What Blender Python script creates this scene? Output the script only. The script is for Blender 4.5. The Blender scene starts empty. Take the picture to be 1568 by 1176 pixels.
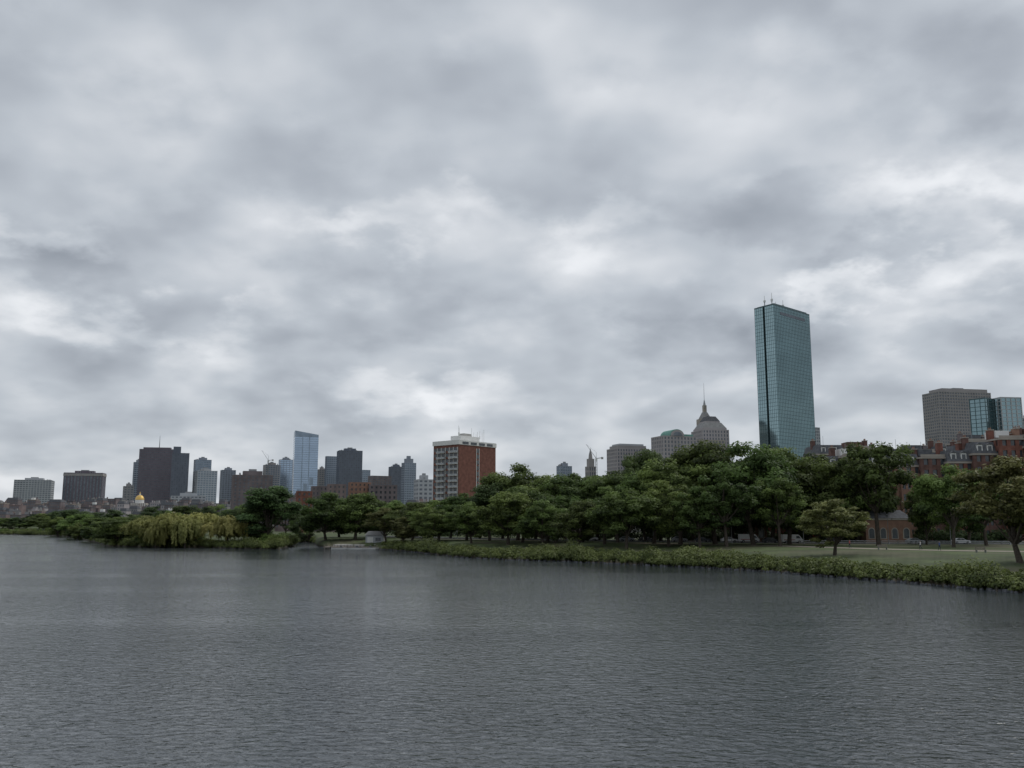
import bpy, math, random
import numpy as np
from math import sin, cos, tan, atan, atan2, radians, pi
random.seed(7); RNG=np.random.default_rng(11)
scene=bpy.context.scene
scene.view_settings.view_transform='Standard'; scene.view_settings.look='None'; scene.view_settings.exposure=0
# ---------------------------------------------------------------- survey constants
F=1400.0; HOR=803.0; EYE=8.0
TH=atan((HOR-588)/F)
def pos(px,py,Y):
    t=(588-py)/F; dz=Y*tan(TH+atan(t)); fw=Y*cos(TH)+dz*sin(TH)
    return (px-784)/F*fw, EYE+dz
def gx(px,Y): return pos(px,815,Y)[0]
def M(px,Y): return px/F*Y
cam=bpy.data.cameras.new("camera"); co=bpy.data.objects.new("camera",cam); scene.collection.objects.link(co)
cam.sensor_width=36; cam.lens=36*F/1568; cam.clip_start=0.5; cam.clip_end=30000
co.location=(0,0,EYE); co.rotation_euler=(pi/2+TH,0,0); scene.camera=co
# ---------------------------------------------------------------- materials
def nn(nt,t,**k):
    n=nt.nodes.new(t)
    for a,b in k.items(): setattr(n,a,b)
    return n
def mat(name,c,rough=0.85,metal=0.0,var=0.2,scale=0.3,bump=0.0,spec=0.3,stretch=(1,1,1)):
    m=bpy.data.materials.new(name); m.use_nodes=True; nt=m.node_tree; b=nt.nodes["Principled BSDF"]
    b.inputs["Roughness"].default_value=rough; b.inputs["Metallic"].default_value=metal
    b.inputs["Specular IOR Level"].default_value=spec
    tc=nn(nt,"ShaderNodeTexCoord"); mp=nn(nt,"ShaderNodeMapping"); mp.inputs["Scale"].default_value=stretch
    nt.links.new(tc.outputs["Object"],mp.inputs["Vector"])
    no=nn(nt,"ShaderNodeTexNoise"); no.inputs["Scale"].default_value=scale; no.inputs["Detail"].default_value=4
    nt.links.new(mp.outputs[0],no.inputs["Vector"])
    r=nn(nt,"ShaderNodeMapRange"); r.inputs[1].default_value=0.3; r.inputs[2].default_value=0.7
    r.inputs[3].default_value=1-var; r.inputs[4].default_value=1+var
    nt.links.new(no.outputs[0],r.inputs[0])
    v=nn(nt,"ShaderNodeVectorMath",operation='SCALE'); v.inputs[0].default_value=c[:3]
    nt.links.new(r.outputs[0],v.inputs["Scale"]); nt.links.new(v.outputs[0],b.inputs["Base Color"])
    if bump:
        bp=nn(nt,"ShaderNodeBump"); bp.inputs["Strength"].default_value=bump; bp.inputs["Distance"].default_value=0.2
        nt.links.new(no.outputs[0],bp.inputs["Height"]); nt.links.new(bp.outputs[0],b.inputs["Normal"])
    return m
def leafmat(name,dark,light,trans=0.25):
    m=bpy.data.materials.new(name); m.use_nodes=True; nt=m.node_tree; b=nt.nodes["Principled BSDF"]; out=nt.nodes["Material Output"]
    b.inputs["Roughness"].default_value=0.6; b.inputs["Specular IOR Level"].default_value=0.25
    at=nn(nt,"ShaderNodeAttribute",attribute_name="tint"); oi=nn(nt,"ShaderNodeObjectInfo")
    mx=nn(nt,"ShaderNodeMix",data_type='RGBA'); mx.inputs[6].default_value=(*dark,1); mx.inputs[7].default_value=(*light,1)
    nt.links.new(at.outputs["Fac"],mx.inputs[0])
    hs=nn(nt,"ShaderNodeHueSaturation")
    r1=nn(nt,"ShaderNodeMapRange"); r1.inputs[3].default_value=0.475; r1.inputs[4].default_value=0.51
    r2=nn(nt,"ShaderNodeMapRange"); r2.inputs[3].default_value=0.72; r2.inputs[4].default_value=1.35
    ml=nn(nt,"ShaderNodeMath",operation='MULTIPLY'); ml.inputs[1].default_value=7.31
    fr=nn(nt,"ShaderNodeMath",operation='FRACT')
    nt.links.new(oi.outputs["Random"],r1.inputs[0]); nt.links.new(oi.outputs["Random"],ml.inputs[0]); nt.links.new(ml.outputs[0],fr.inputs[0]); nt.links.new(fr.outputs[0],r2.inputs[0])
    nt.links.new(r1.outputs[0],hs.inputs["Hue"]); nt.links.new(r2.outputs[0],hs.inputs["Value"]); nt.links.new(mx.outputs[2],hs.inputs["Color"])
    nt.links.new(hs.outputs[0],b.inputs["Base Color"])
    tr=nn(nt,"ShaderNodeBsdfTranslucent"); nt.links.new(hs.outputs[0],tr.inputs[0])
    ms=nn(nt,"ShaderNodeMixShader"); ms.inputs[0].default_value=trans
    nt.links.new(b.outputs[0],ms.inputs[1]); nt.links.new(tr.outputs[0],ms.inputs[2]); nt.links.new(ms.outputs[0],out.inputs[0])
    return m
BRICK=mat("brick_red",(0.19,0.085,0.065),var=0.3,scale=0.6)
BRICK2=mat("brick_brown",(0.14,0.08,0.068),var=0.3,scale=0.6)
BRICK3=mat("brick_orange",(0.25,0.15,0.11),var=0.25,scale=0.6)
BRICKD=mat("brick_hazed",(0.21,0.165,0.16),var=0.25,scale=0.15)  # aerial haze mixed into the colour: greyer, more muted brick
BRICKE=mat("brick_brown_hazed",(0.17,0.145,0.148),var=0.25,scale=0.15)  # brown brick, greyed to carry distance haze in its colour
STONE=mat("limestone",(0.36,0.33,0.29),var=0.15)
STONEG=mat("grey_stone",(0.26,0.26,0.26),var=0.15)
CONC=mat("concrete",(0.42,0.41,0.39),var=0.15)
WHITE=mat("white_paint",(0.7,0.7,0.68),var=0.06,rough=0.5)
SLATE=mat("slate_roof",(0.10,0.105,0.115),var=0.3,scale=1)
COPPER=mat("green_copper",(0.16,0.32,0.27),var=0.2)
DGLASS=mat("window_glass",(0.055,0.065,0.075),rough=0.12,var=0.5,scale=0.4,spec=0.6)
HGLASS=mat("window_glass_hazed",(0.14,0.16,0.19),rough=0.2,var=0.3,scale=0.2,spec=0.5)  # window glass lightened and blued; the distance haze is in the colour
BGLASS=mat("blue_glass",(0.36,0.45,0.56),rough=0.15,metal=0.85,var=0.10,scale=0.05)
BGLASS2=mat("blue_grey_glass",(0.27,0.33,0.40),rough=0.25,metal=0.6,var=0.2,scale=0.08)
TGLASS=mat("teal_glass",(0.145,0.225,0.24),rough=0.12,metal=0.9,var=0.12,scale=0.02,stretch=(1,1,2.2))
TGLASSP=mat("teal_glass_lit_side",(0.29,0.40,0.42),rough=0.12,metal=0.9,var=0.10,scale=0.02,stretch=(1,1,2.2))  # same tower glass, the brighter lit end faces painted into its colour
TGLASS2=mat("teal_glass_pale",(0.22,0.31,0.33),rough=0.14,metal=0.9,var=0.12,scale=0.03)
TLINE=mat("mullion_teal",(0.075,0.12,0.13),rough=0.4,metal=0.5,var=0.1)
GREYB=mat("blue_grey_panel",(0.27,0.30,0.35),var=0.1,scale=0.05)
DARKB=mat("dark_maroon_granite_hazed",(0.15,0.128,0.155),var=0.12,scale=0.05,rough=0.5)  # granite lightened to paint in the haze over far towers
DARKG=mat("dark_blue_panel_hazed",(0.13,0.15,0.19),var=0.12,scale=0.05,rough=0.5)  # panel tone raised and blued to include painted distance haze
TAN=mat("tan_precast",(0.31,0.295,0.29),var=0.12,scale=0.05)
PINK=mat("pinkish_granite",(0.37,0.345,0.35),var=0.1,scale=0.05)
PALE=mat("pale_precast",(0.42,0.44,0.46),var=0.1,scale=0.05)
STEEL=mat("steel",(0.30,0.31,0.32),rough=0.45,metal=0.6,var=0.1)
BLACK=mat("black_rubber",(0.02,0.02,0.02),var=0.1)
GOLD=mat("gold_leaf",(0.70,0.47,0.15),rough=0.4,metal=0.5,var=0.05)
ASPH=mat("asphalt",(0.055,0.055,0.057),var=0.2,scale=0.5)
PATH=mat("stone_dust_path",(0.30,0.26,0.22),var=0.15,scale=0.5)
BARK=mat("bark",(0.075,0.062,0.05),var=0.35,scale=2.0,bump=0.5)
WOOD=mat("weathered_wood",(0.25,0.22,0.19),var=0.25,scale=2)
RED=mat("red_paint",(0.35,0.04,0.03),rough=0.4,var=0.1)
CARW=mat("car_paint_white",(0.72,0.72,0.72),rough=0.25,var=0.02,spec=0.5)
CARD=mat("car_paint_dark",(0.03,0.035,0.045),rough=0.25,var=0.02,spec=0.5)
CARS=mat("car_paint_silver",(0.35,0.36,0.38),rough=0.3,metal=0.5,var=0.02)
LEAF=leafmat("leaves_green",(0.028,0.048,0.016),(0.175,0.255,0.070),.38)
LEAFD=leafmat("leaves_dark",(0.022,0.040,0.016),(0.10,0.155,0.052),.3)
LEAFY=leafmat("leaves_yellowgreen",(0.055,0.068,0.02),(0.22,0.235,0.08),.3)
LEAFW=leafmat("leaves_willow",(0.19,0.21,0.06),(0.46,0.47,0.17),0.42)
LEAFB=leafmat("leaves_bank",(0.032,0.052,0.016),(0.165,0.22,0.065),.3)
# ---------------------------------------------------------------- mesh builder
class MB:
    def __init__(s): s.v=[]; s.f=[]; s.m=[]; s.mats=[]
    def mi(s,m):
        if m not in s.mats: s.mats.append(m)
        return s.mats.index(m)
    def box(s,x0,x1,y0,y1,z0,z1,m):
        s.prism([(x0,y0),(x1,y0),(x1,y1),(x0,y1)],z0,z1,m)
    def prism(s,poly,z0,z1,m,top=None,sides=None):
        b=len(s.v); n=len(poly); top=top or poly; i=s.mi(m)
        s.v+= [(x,y,z0) for x,y in poly]; s.v+=[(x,y,z1) for x,y in top]
        for k in range(n):
            j=(k+1)%n; s.f.append((b+k,b+j,b+n+j,b+n+k)); s.m.append(s.mi(sides[k]) if sides else i)
        s.f.append(tuple(b+k for k in reversed(range(n)))); s.m.append(i)
        s.f.append(tuple(b+n+k for k in range(n))); s.m.append(i)
    def cone(s,x,y,z0,z1,r0,r1,m,n=10):
        p=[(x+r0*cos(2*pi*k/n),y+r0*sin(2*pi*k/n)) for k in range(n)]
        q=[(x+r1*cos(2*pi*k/n),y+r1*sin(2*pi*k/n)) for k in range(n)]
        s.prism(p,z0,z1,m,top=q)
    def dome(s,x,y,z,r,hh,m,n=14,k=6):
        for i in range(k):
            a=i/k*pi/2; b=(i+1)/k*pi/2
            s.cone(x,y,z+hh*sin(a),z+hh*sin(b),r*cos(a),max(r*cos(b),0.02),m,n)
    def tube(s,a,b,r0,r1,m,n=6):
        a=np.array(a,float); b=np.array(b,float); d=b-a; L=np.linalg.norm(d); d/=max(L,1e-6)
        u=np.cross(d,(0,0,1) if abs(d[2])<0.9 else (1,0,0)); u/=np.linalg.norm(u); w=np.cross(d,u)
        k0=len(s.v); i=s.mi(m)
        for c,r in((a,r0),(b,r1)):
            for k in range(n):
                s.v.append(tuple(c+r*(u*cos(2*pi*k/n)+w*sin(2*pi*k/n))))
        for k in range(n):
            j=(k+1)%n; s.f.append((k0+k,k0+j,k0+n+j,k0+n+k)); s.m.append(i)
    def quad(s,a,b,c,d,m):
        k=len(s.v); s.v+=[a,b,c,d]; s.f.append((k,k+1,k+2,k+3)); s.m.append(s.mi(m))
    def extr(s,prof,y0,y1,m):
        k=len(s.v); n=len(prof); i=s.mi(m)
        s.v+=[(x,y0,z) for x,z in prof]+[(x,y1,z) for x,z in prof]
        for a in range(n):
            b=(a+1)%n; s.f.append((k+a,k+b,k+n+b,k+n+a)); s.m.append(i)
        s.f.append(tuple(k+a for a in range(n))); s.m.append(i)
        s.f.append(tuple(k+n+a for a in reversed(range(n)))); s.m.append(i)
    def obj(s,name,loc=(0,0,0),rot=0,smooth=False):
        me=bpy.data.meshes.new(name); me.from_pydata(s.v,[],s.f)
        for m in s.mats: me.materials.append(m)
        me.polygons.foreach_set("material_index",s.m)
        me.update()
        o=bpy.data.objects.new(name,me); scene.collection.objects.link(o); o.location=loc; o.rotation_euler=(0,0,rot)
        return o
def facade(mb,x0,x1,y0,y1,z0,z1,glass,wall,fh=3.6,band=0.4,pier=4.0,pw=1.2,pr=0.3,par=0.8,wall2=None):
    mb.box(x0,x1,y0,y1,z0,z1,glass); w2=wall2 or wall
    n=max(1,round((z1-z0)/fh)); f=(z1-z0)/n
    if band>0:
        for k in range(n):
            z=z0+k*f; mb.box(x0-pr,x1+pr,y0-pr,y1+pr,z+0.01,z+f*band,w2)
    mb.box(x0-pr-0.1,x1+pr+0.1,y0-pr-0.1,y1+pr+0.1,z1-0.3,z1+par,wall)
    mb.box(x0+0.6,x1-0.6,y0+0.6,y1-0.6,z1+par,z1+par+0.05,STONEG)
    if pier>0:
        p=pr+0.06; zt=z1-0.31
        for (a,b,ax) in((x0,x1,0),(y0,y1,1)):
            c=max(1,round((b-a)/pier)); st=(b-a)/c
            for k in range(c+1):
                q=a+k*st; l=q-pw/2; r=q+pw/2
                if k==0: l=a-p
                if k==c: r=b+p
                if ax==0:
                    mb.box(l,r,y0-p,y0-0.02,z0,zt,wall); mb.box(l,r,y1+0.02,y1+p,z0,zt,wall)
                elif 0<k<c:
                    mb.box(x0-p,x0-0.02,l,r,z0,zt,wall); mb.box(x1+0.02,x1+p,l,r,z0,zt,wall)
                else:
                    e=0.03
                    if k==0: mb.box(x0-p-e,x0-0.02,a-p+0.02,a+pw/2,z0,zt,wall); mb.box(x1+0.02,x1+p+e,a-p+0.02,a+pw/2,z0,zt,wall)
                    else: mb.box(x0-p-e,x0-0.02,b-pw/2,b+p-0.02,z0,zt,wall); mb.box(x1+0.02,x1+p+e,b-pw/2,b+p-0.02,z0,zt,wall)
def tower(name,pL,pC,pR,top,Y,glass,wall,b=45,base=2.0,pent=True,extra=None,**k):
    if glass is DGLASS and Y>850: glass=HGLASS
    X,Z=pos(pC,top,Y); br=radians(b)
    LR=max(6,M(pR-pC,Y)/cos(br)); LL=max(6,M(pC-pL,Y)/sin(br))
    mb=MB(); facade(mb,0,LR,0,LL,0,Z-base,glass,wall,**k); H=Z-base
    if pent:
        mb.box(LR*.25,LR*.75,LL*.25,LL*.7,H+0.5,H+5,wall); mb.box(LR*.4,LR*.6,LL*.35,LL*.55,H+5,H+7,STEEL)
        for q in range(5):
            a=random.uniform(.1,.9)*LR; c=random.uniform(.1,.9)*LL; mb.box(a,a+1.5,c,c+1.5,H+.85,H+2.4+random.random(),STEEL)
    if extra: extra(mb,LR,LL,H)
    return mb.obj(name,(X,Y,base),br)
# ---------------------------------------------------------------- terrain
shore_px=[(0,818),(40,818.5),(80,819.5),(110,822),(132,827),(165,835.5),(220,837),(300,837.5),(375,839.5),(430,840),(448,836),(455,830),(476,829),(486,836),(500,838),(580,840),(640,845),(700,852),(780,856),(860,858),(930,861),(1000,864),(1100,868.5),(1200,875),(1300,883),(1400,891),(1568,905)]
B=[];R=[]
for px,py in shore_px:
    Y=EYE*F/(py-HOR)
    X=pos(px,py,Y)[0]; B.append(math.degrees(atan2(X,Y))); R.append(math.hypot(X,Y))
B=[-60,-38]+B+[40,60,90,120,150,180,230,270,300]
R=[900,900]+R+[118,106,100,120,220,400,500,650,900]
B=np.array(B);R=np.array(R)
def shore(bd):
    bd=(bd+60)%360-60
    r=np.interp(bd,B,R)
    return r*(1+0.006*np.sin(bd*7.3)+0.004*np.sin(bd*17.1+1)+0.0025*np.sin(bd*41))
OF=[-40,-3,0,1,4,12,30,45]; ZF=[-4,-0.7,-0.05,0.6,1.2,1.8,2.5,3.0]
def H(x,y):
    r=np.hypot(x,y); b=np.degrees(np.arctan2(x,y)); o=r-shore(b)
    z=np.interp(o,OF,ZF)
    hill=20*np.exp(-(((x+520)/330)**2+((y-1250)/300)**2))
    return z+np.where(o>45,hill,0)
brs=np.concatenate([np.arange(-60,-31,1.0),np.arange(-31,33,0.1),np.arange(33,300,1.0)])
offs=[-40,-12,-3,-1,0,0.5,1,2,4,8,12,20,30,45,70,100,140,180,220,260,300,350,400,450,500,600,700,800,900,1000,1200,1500,2000,3500,7000,14000]
nb=len(brs);no_=len(offs); V=np.zeros((nb*no_+1,3))
for j,o in enumerate(offs):
    r=shore(brs)+o; x=r*np.sin(np.radians(brs)); y=r*np.cos(np.radians(brs))
    V[j*nb:(j+1)*nb]=np.stack([x,y,H(x,y)],1)
V[-1]=(0,0,-5)
Fc=[]
for j in range(no_-1):
    for i in range(nb):
        k=(i+1)%nb; Fc.append((j*nb+i,(j+1)*nb+i,(j+1)*nb+k,j*nb+k))
for i in range(nb): Fc.append((nb*no_,i,(i+1)%nb))
me=bpy.data.meshes.new("ground"); me.from_pydata(V.tolist(),[],Fc); me.update()
me.polygons.foreach_set("use_smooth",[True]*len(Fc))
g=bpy.data.objects.new("ground",me); scene.collection.objects.link(g)
GM=mat("grass_ground",(0.066,0.090,0.032),var=0.4,scale=0.15,bump=0.3)
nt=GM.node_tree; bs=nt.nodes["Principled BSDF"]; src=bs.inputs["Base Color"].links[0].from_socket
geo=nn(nt,"ShaderNodeNewGeometry"); sx=nn(nt,"ShaderNodeSeparateXYZ"); nt.links.new(geo.outputs["Position"],sx.inputs[0])
mr=nn(nt,"ShaderNodeMapRange"); mr.inputs[1].default_value=0.25; mr.inputs[2].default_value=0.8; nt.links.new(sx.outputs[2],mr.inputs[0])
mx=nn(nt,"ShaderNodeMix",data_type='RGBA'); mx.inputs[6].default_value=(0.04,0.035,0.027,1); nt.links.new(mr.outputs[0],mx.inputs[0]); nt.links.new(src,mx.inputs[7])
n2=nn(nt,"ShaderNodeTexNoise"); n2.inputs["Scale"].default_value=0.06; n2.inputs["Detail"].default_value=6; nt.links.new(geo.outputs["Position"],n2.inputs["Vector"])
m2=nn(nt,"ShaderNodeMapRange"); m2.inputs[1].default_value=0.48; m2.inputs[2].default_value=0.62; m2.inputs[4].default_value=0.6; nt.links.new(n2.outputs[0],m2.inputs[0])
mx2=nn(nt,"ShaderNodeMix",data_type='RGBA'); mx2.inputs[7].default_value=(0.11,0.095,0.065,1); nt.links.new(m2.outputs[0],mx2.inputs[0]); nt.links.new(mx.outputs[2],mx2.inputs[6])
nt.links.new(mx2.outputs[2],bs.inputs["Base Color"]); me.materials.append(GM)
# ---------------------------------------------------------------- water
WM=bpy.data.materials.new("river_water"); WM.use_nodes=True; nt=WM.node_tree; b=nt.nodes["Principled BSDF"]
b.inputs["Base Color"].default_value=(0.036,0.044,0.050,1); b.inputs["IOR"].default_value=1.35; b.inputs["Specular IOR Level"].default_value=0.5
tc=nn(nt,"ShaderNodeTexCoord")
def wn(scale,st,det,rot=0,dist=0):
    mp=nn(nt,"ShaderNodeMapping"); mp.inputs["Scale"].default_value=st; mp.inputs["Rotation"].default_value=(0,0,rot); nt.links.new(tc.outputs["Object"],mp.inputs[0])
    n=nn(nt,"ShaderNodeTexNoise"); n.inputs["Scale"].default_value=scale; n.inputs["Detail"].default_value=det; n.inputs["Distortion"].default_value=dist
    nt.links.new(mp.outputs[0],n.inputs["Vector"]); return n.outputs[0]
def mth(op,a,b_=None,c=None):
    n=nn(nt,"ShaderNodeMath",operation=op)
    for i,x in enumerate((a,b_,c)):
        if x is None: continue
        if isinstance(x,(int,float)): n.inputs[i].default_value=x
        else: nt.links.new(x,n.inputs[i])
    return n.outputs[0]
a1=wn(1.9,(0.9,1.25,1),4,radians(28),0.4); a2=wn(0.5,(0.8,1.2,1),3,radians(-20),.2); gu=wn(0.013,(0.5,2.4,1),4,radians(5),0.6)
hsum=mth('ADD',mth('MULTIPLY',a1,0.15),mth('MULTIPLY',a2,0.09))
gr=nn(nt,"ShaderNodeMapRange"); gr.inputs[1].default_value=0.40; gr.inputs[2].default_value=0.60; gr.inputs[3].default_value=0.5; gr.inputs[4].default_value=1.0; nt.links.new(gu,gr.inputs[0])
bp=nn(nt,"ShaderNodeBump"); bp.inputs["Distance"].default_value=1.0; nt.links.new(gr.outputs[0],bp.inputs["Strength"]); nt.links.new(hsum,bp.inputs["Height"]); nt.links.new(bp.outputs[0],b.inputs["Normal"])
rr=nn(nt,"ShaderNodeMapRange"); rr.inputs[1].default_value=0.40; rr.inputs[2].default_value=0.60; rr.inputs[3].default_value=0.03; rr.inputs[4].default_value=0.08; nt.links.new(gu,rr.inputs[0]); nt.links.new(rr.outputs[0],b.inputs["Roughness"])
wb=MB(); wb.quad((-1500,-1200,0),(1500,-1200,0),(1500,1500,0),(-1500,1500,0),WM); wb.obj("river_water")
# ---------------------------------------------------------------- strips (roads, path)
def strip(name,pts,w,zo,m,step=4):
    P=[(gx(px,Y),Y) for px,Y in pts]; mb=MB()
    P=np.array(P); seg=np.hypot(*np.diff(P,axis=0).T); s=np.concatenate([[0],np.cumsum(seg)])
    t=np.arange(0,s[-1],step); X=np.interp(t,s,P[:,0]); Y=np.interp(t,s,P[:,1])
    dx=np.gradient(X);dy=np.gradient(Y);l=np.hypot(dx,dy); nx=-dy/l;ny=dx/l
    for i in range(len(t)-1):
        q=[]
        for (k,sg) in((i,-1),(i+1,-1),(i+1,1),(i,1)):
            x=X[k]+sg*nx[k]*w/2; y=Y[k]+sg*ny[k]*w/2; q.append((x,y,3.0+zo))
        mb.quad(*q,m)
    return mb.obj(name),(X,Y,nx,ny)
road,(rX,rY,rnx,rny)=strip("road",[(560,400),(700,340),(850,300),(1000,272),(1200,250),(1400,242),(1568,238),(1900,235)],11,0.03,ASPH)
mb=MB()
for i in range(0,len(rX)-1,3):
    q=[]
    for (k,sg) in((i,-1),(i+1,-1),(i+1,1),(i,1)): q.append((rX[k]+sg*rnx[k]*0.08,rY[k]+sg*rny[k]*0.08,3.034))
    mb.quad(*q,WHITE)
mb.obj("road_markings")
mb=MB()
for i in range(len(rX)-1):
    for off in (-5.7,5.7):
        a=(rX[i]+rnx[i]*(off-.15),rY[i]+rny[i]*(off-.15)); b2=(rX[i+1]+rnx[i+1]*(off-.15),rY[i+1]+rny[i+1]*(off-.15))
        c=(rX[i+1]+rnx[i+1]*(off+.15),rY[i+1]+rny[i+1]*(off+.15)); d=(rX[i]+rnx[i]*(off+.15),rY[i]+rny[i]*(off+.15))
        mb.prism([a,b2,c,d],2.95,3.16,STONEG)
mb.obj("kerb")
strip("footpath",[(1180,222),(1260,205),(1340,192),(1450,180),(1568,172),(1800,156)],6,0.02,PATH)
strip("promenade_path",[(660,330),(760,300),(880,270),(1000,248),(1100,232),(1180,222)],3,0.02,PATH)
mb=MB()
for i in range(len(rX)-1):
    off=-7.0
    a=(rX[i]+rnx[i]*off,rY[i]+rny[i]*off); b2=(rX[i+1]+rnx[i+1]*off,rY[i+1]+rny[i+1]*off)
    if a[0]<75: continue
    mb.box(a[0]-.1,a[0]+.1,a[1]-.1,a[1]+.1,2.9,3.9,STONEG)
    for z in(3.4,3.8): mb.tube((*a,z),(*b2,z),.08,.08,PALE,4)
mb.obj("guardrail_fence")
# ---------------------------------------------------------------- foliage
def leafquads(C,N,S,asp=0.6,T=None):
    n=len(C)
    if T is None: T=RNG.normal(size=(n,3))
    N=N/np.linalg.norm(N,axis=1,keepdims=True)
    T=T-N*(T*N).sum(1,keepdims=True); T/=np.linalg.norm(T,axis=1,keepdims=True)+1e-9
    Bv=np.cross(N,T); S=S[:,None]
    return np.stack([C+T*S,C+Bv*S*asp,C-T*S,C-Bv*S*asp],1).reshape(-1,3)
def mkmesh(name,Q,tint,lm,trunk=None):
    tv=np.array(trunk.v) if trunk else np.zeros((0,3)); tf=trunk.f if trunk else []
    me=bpy.data.meshes.new(name); nt_=len(tv); nq=len(Q)//4
    V=np.concatenate([tv,Q]) if nt_ else Q
    fq=np.arange(nq*4).reshape(-1,4)+nt_
    Fa=np.concatenate([np.array(tf,int).reshape(-1,4),fq]) if nt_ else fq
    me.vertices.add(len(V)); me.vertices.foreach_set("co",V.astype(np.float32).ravel())
    me.loops.add(len(Fa)*4); me.loops.foreach_set("vertex_index",Fa.astype(np.int32).ravel())
    me.polygons.add(len(Fa)); me.polygons.foreach_set("loop_start",np.arange(0,len(Fa)*4,4,dtype=np.int32))
    me.polygons.foreach_set("material_index",np.concatenate([np.ones(len(tf)),np.zeros(nq)]).astype(np.int32))
    me.materials.append(lm); me.materials.append(BARK)
    a=me.attributes.new("tint",'FLOAT','POINT'); tt=np.concatenate([np.zeros(nt_),np.repeat(tint,4)]).astype(np.float32); a.data.foreach_set("value",tt)
    me.update(); me.validate(); return me
def puffs(centers,radii,per,size,flat=0.8):
    C=[];N=[];S=[];T=[]; mr_=np.mean(radii)
    for c,r in zip(centers,radii):
        k=int(per*(r/mr_)**2); d=RNG.normal(size=(k,3)); d/=np.linalg.norm(d,axis=1,keepdims=True)
        low=d[:,2]<-0.3; d[low,2]*=RNG.uniform(-0.6,1,low.sum())
        rad=r*RNG.uniform(0.45,1.12,k)**0.6
        w=1+0.22*np.sin(d[:,0]*5+c[0])*np.sin(d[:,1]*5+c[1]*2)+0.15*np.sin(d[:,2]*7+c[2])
        p=c+d*(rad*w)[:,None]*np.array([1,1,flat])
        C.append(p); N.append(d*1.1+RNG.normal(size=(k,3))*0.4+np.array([0,0,0.45])); S.append(size*RNG.uniform(0.6,1.4,k))
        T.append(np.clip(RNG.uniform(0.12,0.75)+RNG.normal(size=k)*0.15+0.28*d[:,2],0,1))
    return np.concatenate(C),np.concatenate(N),np.concatenate(S),np.concatenate(T)
def tree_mesh(name,lm,seed,npf=80,per=230,cw=0.36,cz=0.6,ch=0.38,size=0.36,prad=(0.065,0.12),fork=0.28,spread=.27,nm=9):
    global RNG; RNG=np.random.default_rng(seed); rd=random.Random(seed); Ht=24
    C=[];Rr=[]
    masses=[(k*2.4+rd.uniform(-.4,.4),rd.uniform(0.35,0.72),rd.uniform(-0.75,0.75)) for k in range(nm)]+[(0,0.1,.75)]
    while len(C)<npf:
        a,q,zz=rd.choice(masses); base=np.array([cos(a)*q,sin(a)*q,zz*0.8])
        p=base+RNG.normal(size=3)*spread
        l=np.linalg.norm(p)
        if l>1.0: p/=l*rd.uniform(1,1.12)
        C.append(np.array([p[0]*cw*Ht,p[1]*cw*Ht,(cz+p[2]*ch)*Ht])); Rr.append(rd.uniform(*prad)*Ht)
    tb=MB(); lean=np.array([rd.uniform(-.6,.6),rd.uniform(-.6,.6),0])
    fk=np.array([0,0,fork*Ht])+lean; r0=0.021*Ht
    tb.tube((0,0,-0.6),(0,0,0.5),r0*1.6,r0*1.1,BARK,8); tb.tube((0,0,0.5),fk,r0*1.1,r0*0.8,BARK,8)
    top=np.array([rd.uniform(-1,1),rd.uniform(-1,1),0.8*Ht]); mid=(fk+top)/2+np.array([rd.uniform(-1,1),rd.uniform(-1,1),0])
    tb.tube(fk,mid,r0*.75,r0*.45,BARK,7); tb.tube(mid,top,r0*.45,r0*.1,BARK,6)
    for a,q,zz in masses:
        e=np.array([cos(a)*q*cw*Ht,sin(a)*q*cw*Ht,(cz+zz*.75*ch)*Ht]); m=fk*0.55+e*0.45+np.array([0,0,-0.02*Ht])
        tb.tube(fk,m,r0*.5,r0*.3,BARK,6); tb.tube(m,e,r0*.3,r0*.1,BARK,5)
        for _ in range(5):
            c=min(C,key=lambda c:np.linalg.norm(c-e)+rd.uniform(0,3)); tb.tube(m*.3+e*.7,c,r0*.13,r0*.04,BARK,4)
    P,N,S,T=puffs(C,Rr,per,size)
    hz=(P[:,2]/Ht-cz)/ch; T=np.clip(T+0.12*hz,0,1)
    return mkmesh(name,leafquads(P,N,S),T,lm,tb)
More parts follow.
